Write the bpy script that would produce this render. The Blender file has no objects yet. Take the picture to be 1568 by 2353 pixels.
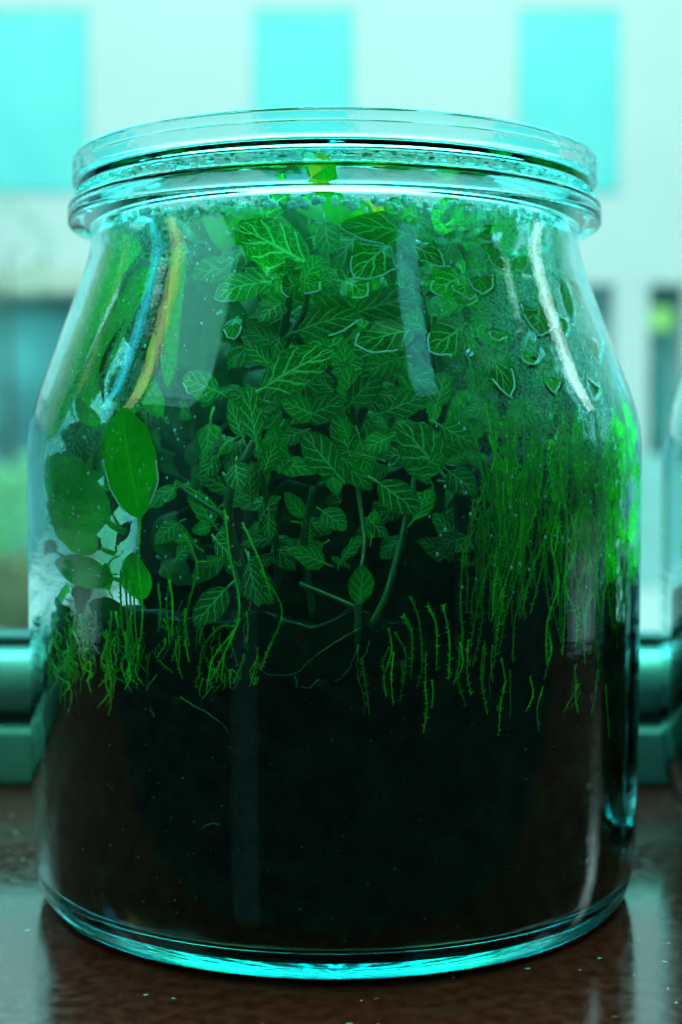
import bpy, math, random
import numpy as np
from mathutils import Vector, Matrix, noise, kdtree
rnd = random.Random(7)
sc = bpy.context.scene
COL = sc.collection

# ------------------------------------------------------------------ camera
F, HOR, CX, CY = 3200.0, 1037.0, 784.0, 1176.5      # focal length and horizon in units of a 1568 px wide frame
PITCH = math.atan((CY - HOR) / F)
CAM = Vector((0.0, -0.5, 0.155))
cd = bpy.data.cameras.new('camera'); cam = bpy.data.objects.new('camera', cd); COL.objects.link(cam)
cam.location = CAM; cam.rotation_euler = (math.pi / 2 - PITCH, 0, 0)
cd.sensor_fit = 'HORIZONTAL'; cd.sensor_width = 24.0; cd.lens = F / 1568.0 * 24.0
cd.clip_start = 0.01; cd.clip_end = 200
cd.dof.use_dof = True; cd.dof.focus_distance = 0.408; cd.dof.aperture_fstop = 7.2
sc.camera = cam

# ------------------------------------------------------------------ world, lamps, exposure
w = bpy.data.worlds.new('World'); sc.world = w; w.use_nodes = True
w.node_tree.nodes['Background'].inputs[0].default_value = (0.20, 0.75, 0.70, 1)
w.node_tree.nodes['Background'].inputs[1].default_value = 0.05
CYAN = (0.56, 1.0, 0.98)

def area(name, loc, aim, sx, sy, radiance, color):
    l = bpy.data.lights.new(name, 'AREA'); l.shape = 'RECTANGLE'; l.size = sx; l.size_y = sy
    l.energy = radiance * sx * sy * math.pi; l.color = color
    o = bpy.data.objects.new(name, l); COL.objects.link(o); o.location = loc
    o.rotation_euler = (Vector(aim) - Vector(loc)).to_track_quat('-Z', 'Y').to_euler()
    return o
area('sky_light', (0, 6.5, 12.5), (0, 11.5, 3.0), 27, 15, 3.55, CYAN)
def polar(az, el, d):
    az, el = math.radians(az), math.radians(el); return (d * math.sin(az) * math.cos(el), d * math.cos(az) * math.cos(el), 0.2 + d * math.sin(el))
area('sky_light_right', polar(70, 23, 9.5), (0, 0, 0.2), 0.85, 2.6, 5.5, (0.75, 1.0, 0.97))
area('sky_light_above', (0, 2.1, 3.2), (0, 0, 0.15), 5.5, 3.2, 18.0, (0.09, 1.0, 1.0))
area('side_glow_cyan', polar(-88, 29, 1.5), (0, 0, 0.2), 0.085, 0.60, 4.4, (0.04, 0.78, 1.0))
area('side_glow_yellow', polar(-100, 30, 1.5), (0, 0, 0.2), 0.12, 0.55, 3.4, (0.70, 0.85, 0.34))
area('side_glow_wide', polar(-116, 34, 1.5), (0, 0, 0.2), 0.55, 0.55, 2.2, (0.22, 0.95, 0.80))
area('fill_light_left', polar(-110, 62, 1.4), (0, 0, 0.12), 0.6, 0.5, 13.0, (0.12, 1.0, 0.50))  # added fill for the plants, no actual room lamp
area('room_glow_right', polar(144, 40, 1.5), (0, 0, 0.2), 0.20, 0.34, 2.2, (0.12, 0.75, 0.80))
area('fill_light_overhead', (0.15, -0.60, 1.80), (0, 0, 0.12), 2.2, 0.8, 4.5, (0.12, 1.0, 0.50))  # added overhead fill for the front of the plants, no actual ceiling lamp
area('fill_light_right', polar(104, 62, 1.4), (0, 0, 0.12), 0.7, 0.5, 17.0, (0.12, 1.0, 0.50))  # added fill for the moss side, no actual room lamp
area('room_glow', (-1.05, -1.75, -0.45), (0, 0, -0.2), 0.34, 2.9, 0.065, (0.30, 0.95, 0.90))

vs = sc.view_settings
vs.view_transform = 'Standard'; vs.look = 'None'; vs.gamma = 1.0; vs.exposure = 0.0
cy = sc.cycles
cy.max_bounces = 26; cy.diffuse_bounces = 3; cy.glossy_bounces = 20; cy.transmission_bounces = 20; cy.use_adaptive_sampling = True; cy.adaptive_threshold = 0.03
cy.transparent_max_bounces = 24; cy.sample_clamp_indirect = 6.0; cy.blur_glossy = 0.3
cy.use_denoising = True

# ------------------------------------------------------------------ helpers
def empty(name, loc=(0, 0, 0)):
    o = bpy.data.objects.new(name, None); COL.objects.link(o); o.location = loc
    o.empty_display_size = 0.01
    return o
def tag(o, label=None, cat=None, group=None, kind=None):
    for k, v in (('label', label), ('category', cat), ('group', group), ('kind', kind)):
        if v: o[k] = v
    return o
def mesh(name, V, Fc, mats, parent=None, smooth=True, uv=None, midx=None, attr=None):
    me = bpy.data.meshes.new(name)
    off = parent.location if parent is not None and parent.parent is None else None
    if parent is not None:
        p = Vector(parent.location)
        q = parent.parent
        while q is not None:
            p = p + Vector(q.location); q = q.parent
        V = [(v[0] - p.x, v[1] - p.y, v[2] - p.z) for v in V]
    me.from_pydata([tuple(v) for v in V], [], [tuple(f) for f in Fc])
    for m in (mats if isinstance(mats, (list, tuple)) else [mats]): me.materials.append(m)
    if smooth: me.polygons.foreach_set('use_smooth', [True] * len(me.polygons))
    if midx is not None: me.polygons.foreach_set('material_index', midx)
    if uv is not None:
        l = me.uv_layers.new(name='UVMap'); li = np.empty(len(me.loops), dtype=np.int32)
        me.loops.foreach_get('vertex_index', li)
        l.data.foreach_set('uv', np.asarray(uv, dtype=np.float32)[li].ravel())
    if attr is not None:
        for an, vals in attr.items():
            a = me.attributes.new(an, 'FLOAT', 'POINT'); a.data.foreach_set('value', np.asarray(vals, dtype=np.float32))
    me.update()
    o = bpy.data.objects.new(name, me); COL.objects.link(o)
    if parent is not None: o.parent = parent
    return o
def box(x0, x1, y0, y1, z0, z1, bev=0.0):
    V = []; 
    if bev <= 0:
        V = [(x, y, z) for x in (x0, x1) for y in (y0, y1) for z in (z0, z1)]
        Fc = [(0, 1, 3, 2), (4, 6, 7, 5), (0, 4, 5, 1), (2, 3, 7, 6), (0, 2, 6, 4), (1, 5, 7, 3)]
        return V, Fc
    # a bar along x with a rounded profile in y/z
    P = []
    for (cyy, czz, a0) in ((y1 - bev, z1 - bev, 0), (y0 + bev, z1 - bev, 90), (y0 + bev, z0 + bev, 180), (y1 - bev, z0 + bev, 270)):
        for k in range(6):
            a = math.radians(a0 + 18 * k); P.append((cyy + bev * math.cos(a), czz + bev * math.sin(a)))
    n = len(P)
    V = [(x0, p[0], p[1]) for p in P] + [(x1, p[0], p[1]) for p in P]
    Fc = [(i, (i + 1) % n, n + (i + 1) % n, n + i) for i in range(n)] + [tuple(range(n))[::-1], tuple(range(n, 2 * n))]
    return V, Fc
def lathe(P, seg=160, closed=True, cx=0.0, cyy=0.0):
    V = []; n = len(P)
    for (r, z) in P:
        for k in range(seg):
            a = 2 * math.pi * k / seg
            V.append((cx + r * math.cos(a), cyy + r * math.sin(a), z))
    Fc = []
    for i in range(n if closed else n - 1):
        j = (i + 1) % n
        for k in range(seg):
            k2 = (k + 1) % seg
            Fc.append((i * seg + k, i * seg + k2, j * seg + k2, j * seg + k))
    return V, Fc
def smoothp(P, it=2, closed=False):
    for _ in range(it):
        Q = []
        n = len(P)
        for i in range(n if closed else n - 1):
            a, b = P[i], P[(i + 1) % n]
            Q.append((0.75 * a[0] + 0.25 * b[0], 0.75 * a[1] + 0.25 * b[1]))
            Q.append((0.25 * a[0] + 0.75 * b[0], 0.25 * a[1] + 0.75 * b[1]))
        if not closed: Q = [P[0]] + Q + [P[-1]]
        P = Q
    return P
def tube(pts, rad, sides=6, cap=True):
    """rad: number or list; returns V, F"""
    n = len(pts); pts = [Vector(p) for p in pts]
    V = []; Fc = []
    ref = Vector((0.3, 0.9, 0.2)).normalized()
    for i in range(n):
        t = (pts[min(i + 1, n - 1)] - pts[max(i - 1, 0)]).normalized()
        a = t.cross(ref)
        if a.length < 1e-4: a = t.cross(Vector((1, 0, 0)))
        a.normalize(); b = t.cross(a)
        r = rad[i] if isinstance(rad, (list, tuple)) else rad
        for k in range(sides):
            th = 2 * math.pi * k / sides
            V.append(pts[i] + a * (r * math.cos(th)) + b * (r * math.sin(th)))
    for i in range(n - 1):
        for k in range(sides):
            k2 = (k + 1) % sides
            Fc.append((i * sides + k, i * sides + k2, (i + 1) * sides + k2, (i + 1) * sides + k))
    if cap: Fc += [tuple(range(sides))[::-1], tuple(range((n - 1) * sides, n * sides))]
    return V, Fc
def join(parts):
    V = []; Fc = []
    for v, f in parts:
        o = len(V); V += list(v); Fc += [tuple(i + o for i in q) for q in f]
    return V, Fc
def spline(P, n=24):
    """Catmull-Rom through points of any dimension"""
    P = [np.array(p, dtype=float) for p in P]
    P = [2 * P[0] - P[1]] + P + [2 * P[-1] - P[-2]]
    out = []; m = len(P) - 3
    for k in range(n + 1):
        x = k / n * m; i = min(int(x), m - 1); t = x - i
        a, b, c, d = P[i], P[i + 1], P[i + 2], P[i + 3]
        out.append(0.5 * ((2 * b) + (-a + c) * t + (2 * a - 5 * b + 4 * c - d) * t * t + (-a + 3 * b - 3 * c + d) * t ** 3))
    return out

# ------------------------------------------------------------------ materials
def nmat(name):
    m = bpy.data.materials.new(name); m.use_nodes = True
    nt = m.node_tree; nt.nodes.clear()
    out = nt.nodes.new('ShaderNodeOutputMaterial')
    return m, nt, out
def N(nt, typ, **kw):
    n = nt.nodes.new(typ)
    for k, v in kw.items():
        if k in n.inputs: n.inputs[k].default_value = v
        else: setattr(n, k, v)
    return n
def math_n(nt, op, a, b=None, clamp=False):
    n = nt.nodes.new('ShaderNodeMath'); n.operation = op; n.use_clamp = clamp
    for i, v in enumerate((a, b)):
        if v is None: continue
        if isinstance(v, (int, float)): n.inputs[i].default_value = v
        else: nt.links.new(v, n.inputs[i])
    return n.outputs[0]
def ramp(nt, fac, stops):
    n = nt.nodes.new('ShaderNodeValToRGB'); e = n.color_ramp.elements
    while len(e) < len(stops): e.new(0.5)
    for i, (p, c) in enumerate(stops):
        e[i].position = p; e[i].color = c if len(c) == 4 else (*c, 1)
    nt.links.new(fac, n.inputs[0]); return n.outputs[0]
def maprange(nt, v, a, b, c=0.0, d=1.0):
    n = nt.nodes.new('ShaderNodeMapRange'); n.interpolation_type = 'SMOOTHSTEP'
    nt.links.new(v, n.inputs[0])
    for i, x in enumerate((a, b, c, d)): n.inputs[i + 1].default_value = x
    return n.outputs[0]
def principled(name, color, rough=0.5, noise_scale=None, var=0.25, bump=0.0, **kw):
    m, nt, out = nmat(name)
    p = nt.nodes.new('ShaderNodeBsdfPrincipled'); p.inputs['Roughness'].default_value = rough
    p.inputs['Base Color'].default_value = (*color, 1)
    for k, v in kw.items(): p.inputs[k.replace('_', ' ')].default_value = v
    if noise_scale:
        tc = nt.nodes.new('ShaderNodeTexCoord'); nz = N(nt, 'ShaderNodeTexNoise', Scale=noise_scale, Detail=5.0)
        nt.links.new(tc.outputs['Object'], nz.inputs['Vector'])
        c = ramp(nt, nz.outputs[0], [(0.34 if noise_scale == 130 else 0.25, tuple(x * (1 - var) for x in color)), (0.75, tuple(min(1, x * (1 + var)) for x in color))])
        nt.links.new(c, p.inputs['Base Color'])
        if bump:
            b = N(nt, 'ShaderNodeBump', Strength=bump, Distance=0.001); nt.links.new(nz.outputs[0], b.inputs['Height'])
            nt.links.new(b.outputs[0], p.inputs['Normal'])
    nt.links.new(p.outputs[0], out.inputs[0]); return m

def glass_mat(name, color=(0.93, 0.995, 1.0), wav=0.0, scale=60.0, rough=0.0):
    m, nt, out = nmat(name)
    g = N(nt, 'ShaderNodeBsdfGlass', IOR=1.48, Roughness=rough); g.inputs['Color'].default_value = (*color, 1)
    if wav:
        tc = nt.nodes.new('ShaderNodeTexCoord'); mp = nt.nodes.new('ShaderNodeMapping'); mp.inputs['Scale'].default_value = (1, 1, 3.0)
        nz = N(nt, 'ShaderNodeTexNoise', Scale=scale, Detail=3.0)
        nt.links.new(tc.outputs['Object'], mp.inputs[0]); nt.links.new(mp.outputs[0], nz.inputs['Vector'])
        b = N(nt, 'ShaderNodeBump', Strength=wav, Distance=0.002); nt.links.new(nz.outputs[0], b.inputs['Height'])
        nt.links.new(b.outputs[0], g.inputs['Normal'])
    va = N(nt, 'ShaderNodeVolumeAbsorption', Density=9.0); va.inputs[0].default_value = (0.05, 0.97, 0.985, 1); nt.links.new(va.outputs[0], out.inputs[1])
    nt.links.new(g.outputs[0], out.inputs[0]); return m
M_GLASS = glass_mat('jar_glass', wav=0.04, scale=45)
M_LID = glass_mat('lid_glass', (0.82, 0.995, 1.0), wav=0.10, scale=70)

def pane_mat():
    m, nt, out = nmat('window_pane_glass')
    t = N(nt, 'ShaderNodeBsdfTransparent'); t.inputs[0].default_value = (0.93, 0.99, 0.98, 1)
    g = N(nt, 'ShaderNodeBsdfGlossy', Roughness=0.02); f = nt.nodes.new('ShaderNodeLayerWeight'); f.inputs[0].default_value = 0.5
    fr = math_n(nt, 'ADD', math_n(nt, 'MULTIPLY', math_n(nt, 'POWER', f.outputs['Facing'], 5.0), 0.9), 0.03)
    mx = nt.nodes.new('ShaderNodeMixShader'); nt.links.new(fr, mx.inputs[0])
    nt.links.new(t.outputs[0], mx.inputs[1]); nt.links.new(g.outputs[0], mx.inputs[2]); nt.links.new(mx.outputs[0], out.inputs[0])
    return m
M_PANE = pane_mat()

def leaf_mat(name, blade, vein, veined=True, trans=0.45, tcol=None, rough=0.35, streak=0.0):
    m, nt, out = nmat(name)
    uv = nt.nodes.new('ShaderNodeUVMap'); uv.uv_map = 'UVMap'
    oi = nt.nodes.new('ShaderNodeObjectInfo'); tc = nt.nodes.new('ShaderNodeTexCoord')
    nz = N(nt, 'ShaderNodeTexNoise', Scale=380.0, Detail=3.0); nt.links.new(tc.outputs['Object'], nz.inputs['Vector'])
    sep = nt.nodes.new('ShaderNodeSeparateXYZ'); nt.links.new(uv.outputs[0], sep.inputs[0])
    jit = math_n(nt, 'MULTIPLY', math_n(nt, 'SUBTRACT', nz.outputs[0], 0.5), 0.10)
    u = math_n(nt, 'ADD', sep.outputs[0], jit); v = math_n(nt, 'ADD', sep.outputs[1], math_n(nt, 'MULTIPLY', jit, 0.5))
    av = math_n(nt, 'ABSOLUTE', v)
    base = ramp(nt, nz.outputs[0], [(0.3, tuple(x * 0.6 for x in blade)), (0.7, tuple(x * 1.4 for x in blade))])
    hs = nt.nodes.new('ShaderNodeHueSaturation'); nt.links.new(base, hs.inputs['Color'])
    nt.links.new(math_n(nt, 'ADD', math_n(nt, 'MULTIPLY', oi.outputs['Random'], 0.95), 0.4), hs.inputs['Value'])
    col = hs.outputs[0]
    p = nt.nodes.new('ShaderNodeBsdfPrincipled'); p.inputs['Roughness'].default_value = rough
    p.inputs['Specular IOR Level'].default_value = 0.15
    vm = None
    if veined:
        mid = maprange(nt, math_n(nt, 'ADD', av, math_n(nt, 'MULTIPLY', sep.outputs[0], 0.07)), 0.12, 0.06)
        side = math_n(nt, 'MULTIPLY', math_n(nt, 'GREATER_THAN', v, 0.0), 0.42)
        s = math_n(nt, 'ADD', math_n(nt, 'MULTIPLY', math_n(nt, 'SUBTRACT', u, math_n(nt, 'MULTIPLY', math_n(nt, 'POWER', av, 0.85), 0.34)), 4.6), side)
        d = math_n(nt, 'ABSOLUTE', math_n(nt, 'SUBTRACT', math_n(nt, 'FRACT', math_n(nt, 'ADD', s, 10.0)), 0.5))
        wdt = math_n(nt, 'SUBTRACT', 0.17, math_n(nt, 'MULTIPLY', av, 0.10))
        lat = maprange(nt, math_n(nt, 'DIVIDE', d, wdt), 1.0, 0.45)
        lat = math_n(nt, 'MULTIPLY', lat, maprange(nt, av, 1.0, 0.82))
        mp = nt.nodes.new('ShaderNodeMapping'); mp.inputs['Scale'].default_value = (7.0, 2.6, 1)
        cmb = nt.nodes.new('ShaderNodeCombineXYZ'); nt.links.new(u, cmb.inputs[0]); nt.links.new(v, cmb.inputs[1])
        nt.links.new(oi.outputs['Random'], cmb.inputs[2]); nt.links.new(cmb.outputs[0], mp.inputs[0])
        vo = N(nt, 'ShaderNodeTexVoronoi', Scale=1.4, feature='DISTANCE_TO_EDGE'); nt.links.new(mp.outputs[0], vo.inputs['Vector'])
        net = math_n(nt, 'MULTIPLY', maprange(nt, vo.outputs['Distance'], 0.07, 0.02), 0.45)
        vm = math_n(nt, 'MAXIMUM', math_n(nt, 'MAXIMUM', mid, lat), net)
        # small young leaves show weaker veins
        vm = math_n(nt, 'MULTIPLY', vm, math_n(nt, 'ADD', math_n(nt, 'MULTIPLY', oi.outputs['Random'], 0.6), 0.4))
    else:
        s = math_n(nt, 'MULTIPLY', v, 9.0)
        d = math_n(nt, 'ABSOLUTE', math_n(nt, 'SUBTRACT', math_n(nt, 'FRACT', math_n(nt, 'ADD', s, 20.0)), 0.5))
        vm = math_n(nt, 'MULTIPLY', maprange(nt, d, 0.3, 0.0), streak)
        mid = maprange(nt, av, 0.09, 0.03)
        vm = math_n(nt, 'MAXIMUM', vm, math_n(nt, 'MULTIPLY', mid, streak * 1.3))
    mixc = nt.nodes.new('ShaderNodeMix'); mixc.data_type = 'RGBA'
    nt.links.new(vm, mixc.inputs[0]); nt.links.new(col, mixc.inputs[6]); mixc.inputs[7].default_value = (*vein, 1)
    nt.links.new(mixc.outputs[2], p.inputs['Base Color'])
    b = N(nt, 'ShaderNodeBump', Strength=0.5, Distance=0.0006); b.invert = True; nt.links.new(vm, b.inputs['Height']); nt.links.new(b.outputs[0], p.inputs['Normal'])
    tr = nt.nodes.new('ShaderNodeBsdfTranslucent')
    tmix = nt.nodes.new('ShaderNodeMix'); tmix.data_type = 'RGBA'; tmix.inputs[0].default_value = 0.5
    nt.links.new(mixc.outputs[2], tmix.inputs[6]); tmix.inputs[7].default_value = (*(tcol or blade), 1)
    nt.links.new(tmix.outputs[2], tr.inputs[0])
    mx = nt.nodes.new('ShaderNodeMixShader'); mx.inputs[0].default_value = trans
    nt.links.new(p.outputs[0], mx.inputs[1]); nt.links.new(tr.outputs[0], mx.inputs[2]); nt.links.new(mx.outputs[0], out.inputs[0])
    return m
M_FIT = leaf_mat('fittonia_leaf', (0.005, 0.12, 0.0018), (0.34, 1.0, 0.32), tcol=(0.015, 0.60, 0.008))
M_FITY = leaf_mat('young_fittonia_leaf', (0.012, 0.22, 0.005), (0.25, 0.90, 0.25), tcol=(0.03, 0.70, 0.01))
M_STRAP = leaf_mat('strap_leaf', (0.03, 0.45, 0.010), (0.06, 0.65, 0.02), veined=False, trans=0.65, tcol=(0.04, 0.90, 0.01), streak=0.5)
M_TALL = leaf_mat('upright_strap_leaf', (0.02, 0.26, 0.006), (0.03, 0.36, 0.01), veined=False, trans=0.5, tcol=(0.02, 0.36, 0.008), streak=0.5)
M_DARKSTRAP = leaf_mat('dark_strap_leaf', (0.008, 0.10, 0.004), (0.02, 0.16, 0.01), veined=False, trans=0.35, tcol=(0.01, 0.22, 0.006), streak=0.4)  # also carries the interior shade painted into the back foliage
M_BROWN = leaf_mat('withered_leaf_tip', (0.85, 0.42, 0.02), (0.25, 0.10, 0.01), veined=False, trans=0.5, tcol=(0.9, 0.5, 0.03), streak=0.8)
M_STEM = principled('fittonia_stem', (0.012, 0.10, 0.008), 0.5, 300, 0.4)
M_ROOT = principled('pale_root', (0.10, 0.26, 0.07), 0.6, 400, 0.3)
M_SOIL = principled('potting_soil', (0.014, 0.013, 0.005), 0.95, 130, 0.95, bump=0.6, Specular_IOR_Level=0.04)

def moss_mat(name, a, b, trans):
    m, nt, out = nmat(name)
    tc = nt.nodes.new('ShaderNodeTexCoord'); nz = N(nt, 'ShaderNodeTexNoise', Scale=160.0, Detail=4.0)
    nt.links.new(tc.outputs['Object'], nz.inputs['Vector'])
    c = ramp(nt, nz.outputs[0], [(0.3, a), (0.72, b)])
    oi = nt.nodes.new('ShaderNodeObjectInfo'); hs = nt.nodes.new('ShaderNodeHueSaturation'); nt.links.new(c, hs.inputs['Color'])
    nt.links.new(math_n(nt, 'ADD', math_n(nt, 'MULTIPLY', math_n(nt, 'POWER', oi.outputs['Random'], 1.6), 1.0), 0.5), hs.inputs['Value']); c = hs.outputs[0]
    d = N(nt, 'ShaderNodeBsdfPrincipled', Roughness=0.5); d.inputs['Specular IOR Level'].default_value = 0.15; nt.links.new(c, d.inputs['Base Color'])
    t = nt.nodes.new('ShaderNodeBsdfTranslucent'); nt.links.new(c, t.inputs[0])
    mx = nt.nodes.new('ShaderNodeMixShader'); mx.inputs[0].default_value = trans
    nt.links.new(d.outputs[0], mx.inputs[1]); nt.links.new(t.outputs[0], mx.inputs[2]); nt.links.new(mx.outputs[0], out.inputs[0])
    return m
M_MOSS = moss_mat('moss_strand', (0.08, 0.55, 0.015), (0.16, 0.90, 0.04), 0.4)
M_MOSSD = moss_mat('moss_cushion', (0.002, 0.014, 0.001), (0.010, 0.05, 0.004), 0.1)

def fog_mat():
    m, nt, out = nmat('condensation_film')
    at = nt.nodes.new('ShaderNodeAttribute'); at.attribute_name = 'clear'
    dn = nt.nodes.new('ShaderNodeAttribute'); dn.attribute_name = 'dense'
    tc = nt.nodes.new('ShaderNodeTexCoord')
    n1 = N(nt, 'ShaderNodeTexNoise', Scale=38.0, Detail=4.0); n2 = N(nt, 'ShaderNodeTexNoise', Scale=900.0, Detail=2.0)
    mp = nt.nodes.new('ShaderNodeMapping'); mp.inputs['Scale'].default_value = (1, 1, 0.35)
    nt.links.new(tc.outputs['Object'], mp.inputs[0])
    nt.links.new(mp.outputs[0], n1.inputs['Vector']); nt.links.new(tc.outputs['Object'], n2.inputs['Vector'])
    a = maprange(nt, n1.outputs[0], 0.3, 0.7, 0.45, 1.0); b = maprange(nt, n2.outputs[0], 0.35, 0.65, 0.5, 1.25)
    f = math_n(nt, 'MULTIPLY', math_n(nt, 'MULTIPLY', a, b), dn.outputs['Fac'])
    f = math_n(nt, 'MULTIPLY', f, math_n(nt, 'SUBTRACT', 1.0, at.outputs['Fac'], True), True)
    t = N(nt, 'ShaderNodeBsdfTransparent'); t.inputs[0].default_value = (1, 1, 1, 1)
    tl = N(nt, 'ShaderNodeBsdfTranslucent'); tl.inputs[0].default_value = (0.9, 0.95, 0.95, 1)
    df = N(nt, 'ShaderNodeBsdfDiffuse'); df.inputs[0].default_value = (0.85, 0.9, 0.9, 1)
    bp = N(nt, 'ShaderNodeBump', Strength=0.6, Distance=0.0006); nt.links.new(n2.outputs[0], bp.inputs['Height'])
    nt.links.new(bp.outputs[0], tl.inputs['Normal']); nt.links.new(bp.outputs[0], df.inputs['Normal'])
    m1 = nt.nodes.new('ShaderNodeMixShader'); m1.inputs[0].default_value = 0.12
    nt.links.new(tl.outputs[0], m1.inputs[1]); nt.links.new(df.outputs[0], m1.inputs[2])
    m2 = nt.nodes.new('ShaderNodeMixShader'); nt.links.new(f, m2.inputs[0])
    nt.links.new(t.outputs[0], m2.inputs[1]); nt.links.new(m1.outputs[0], m2.inputs[2]); nt.links.new(m2.outputs[0], out.inputs[0])
    return m
M_FOG = fog_mat()
def water_mat():
    m, nt, out = nmat('water_bead')
    g = N(nt, 'ShaderNodeBsdfGlass', IOR=1.33, Roughness=0.02); d = N(nt, 'ShaderNodeBsdfTranslucent'); d.inputs[0].default_value = (0.9, 0.95, 0.95, 1)  # white colour stands in for window light refracted by the water
    df = N(nt, 'ShaderNodeBsdfDiffuse'); df.inputs[0].default_value = (0.9, 0.95, 0.95, 1)
    m0 = nt.nodes.new('ShaderNodeMixShader'); m0.inputs[0].default_value = 0.6
    nt.links.new(d.outputs[0], m0.inputs[1]); nt.links.new(df.outputs[0], m0.inputs[2])
    mx = nt.nodes.new('ShaderNodeMixShader'); mx.inputs[0].default_value = 0.88
    nt.links.new(g.outputs[0], mx.inputs[1]); nt.links.new(m0.outputs[0], mx.inputs[2]); nt.links.new(mx.outputs[0], out.inputs[0])
    return m
M_WATER = water_mat()

# ------------------------------------------------------------------ jar profile
AX = -0.0022
WALL = 0.0034
OUT = [(0.0985, 0.0), (0.1022, 0.0014), (0.1048, 0.0055), (0.1063, 0.0125), (0.1072, 0.0240), (0.1076, 0.050), (0.1078, 0.100), (0.1078, 0.150),
       (0.1076, 0.1590), (0.1066, 0.1665), (0.1044, 0.1735), (0.1000, 0.1850), (0.0920, 0.2060), (0.0884, 0.2160), (0.0866, 0.2220), (0.0856, 0.2270), (0.0855, 0.2300)]
OUTS = smoothp(OUT, 3)
_oz = np.array([p[1] for p in OUTS]); _or = np.array([p[0] for p in OUTS])
def Rin(z):
    return float(np.interp(z, _oz, _or)) - WALL - (0.004 * max(0, 1 - z / 0.011) ** 2)
def ray(px, py):
    d = Vector(((px - CX) / F, 1.0, -(py - CY) / F))
    c, s = math.cos(PITCH), math.sin(PITCH)
    return Vector((d.x, d.y * c + d.z * s, -d.y * s + d.z * c))
def on_glass(px, py, inset=0.0006, back=0.0):
    """point just inside the glass wall where a sight line meets it, then 'back' metres deeper"""
    d = ray(px, py); t0 = 0.36; best = (9, 0.5)
    f = lambda t: math.hypot(CAM.x + d.x * t - AX, CAM.y + d.y * t) - (Rin(CAM.z + d.z * t) - inset)
    prev = f(t0); t = t0; hit = None
    while t < 0.62:
        t2 = t + 0.002; v = f(t2)
        if v < best[0]: best = (v, t2)
        if v <= 0:
            a, b = t, t2
            for _ in range(18):
                mm = (a + b) / 2
                if f(mm) > 0: a = mm
                else: b = mm
            hit = b; break
        t = t2
    if hit is None: hit = best[1]
    p = CAM + d * (hit + back)
    return clamp_in(p, inset)
def clamp_in(p, inset=0.0006):
    R = Rin(p.z) - inset; q = Vector((p.x - AX, p.y)); r = q.length
    if r > R: q *= R / r
    return Vector((AX + q.x, q.y, p.z))
def outward(p):
    v = Vector((p.x - AX, p.y, 0.0)); return v.normalized() if v.length > 1e-6 else Vector((0, -1, 0))

# ------------------------------------------------------------------ window sill
def sill_mat():
    m, nt, out = nmat('red_brown_terrazzo')
    tc = nt.nodes.new('ShaderNodeTexCoord')
    nz = N(nt, 'ShaderNodeTexNoise', Scale=220.0, Detail=6.0); n2 = N(nt, 'ShaderNodeTexNoise', Scale=14.0, Detail=3.0)
    vo = N(nt, 'ShaderNodeTexVoronoi', Scale=260.0); vo2 = N(nt, 'ShaderNodeTexVoronoi', Scale=95.0)
    for n in (nz, n2): nt.links.new(tc.outputs['Object'], n.inputs['Vector'])
    nd = N(nt, 'ShaderNodeTexNoise', Scale=700.0, Detail=2.0); nt.links.new(tc.outputs['Object'], nd.inputs['Vector'])
    va = nt.nodes.new('ShaderNodeVectorMath'); va.operation = 'MULTIPLY_ADD'; va.inputs[1].default_value = (.003, .003, .003)
    nt.links.new(nd.outputs['Color'], va.inputs[0]); nt.links.new(tc.outputs['Object'], va.inputs[2])
    for n in (vo, vo2): nt.links.new(va.outputs[0], n.inputs['Vector'])
    base = ramp(nt, nz.outputs[0], [(0.3, (0.038, 0.0035, 0.0025)), (0.7, (0.10, 0.009, 0.006))])
    def specks(v, thr, keep):
        near = maprange(nt, v.outputs['Distance'], thr, thr * 0.6)
        sp = nt.nodes.new('ShaderNodeSeparateColor'); nt.links.new(v.outputs['Color'], sp.inputs[0])
        return math_n(nt, 'MULTIPLY', near, math_n(nt, 'GREATER_THAN', sp.outputs[0], keep))
    s = math_n(nt, 'MAXIMUM', specks(vo, 0.20, 0.92), specks(vo2, 0.085, 0.90))
    mx = nt.nodes.new('ShaderNodeMix'); mx.data_type = 'RGBA'; nt.links.new(s, mx.inputs[0])
    nt.links.new(base, mx.inputs[6]); mx.inputs[7].default_value = (0.26, 0.22, 0.20, 1)
    p = N(nt, 'ShaderNodeBsdfPrincipled'); nt.links.new(mx.outputs[2], p.inputs['Base Color'])
    rg = maprange(nt, nz.outputs[0], 0.3, 0.7, 0.10, 0.18); nt.links.new(rg, p.inputs['Roughness'])
    p.inputs['IOR'].default_value = 1.75; p.inputs['Specular IOR Level'].default_value = 0.9
    b = N(nt, 'ShaderNodeBump', Strength=0.05, Distance=0.0004); nt.links.new(nz.outputs[0], b.inputs['Height']); nt.links.new(b.outputs[0], p.inputs['Normal'])
    nt.links.new(p.outputs[0], out.inputs[0]); return m
V, Fc = box(-0.75, 0.75, -0.138, 0.205, -0.03, 0.0, bev=0.004)
tag(mesh('window_sill', V, Fc, sill_mat(), smooth=False), 'red brown speckled terrazzo window sill under the jars', kind='structure')

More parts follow.
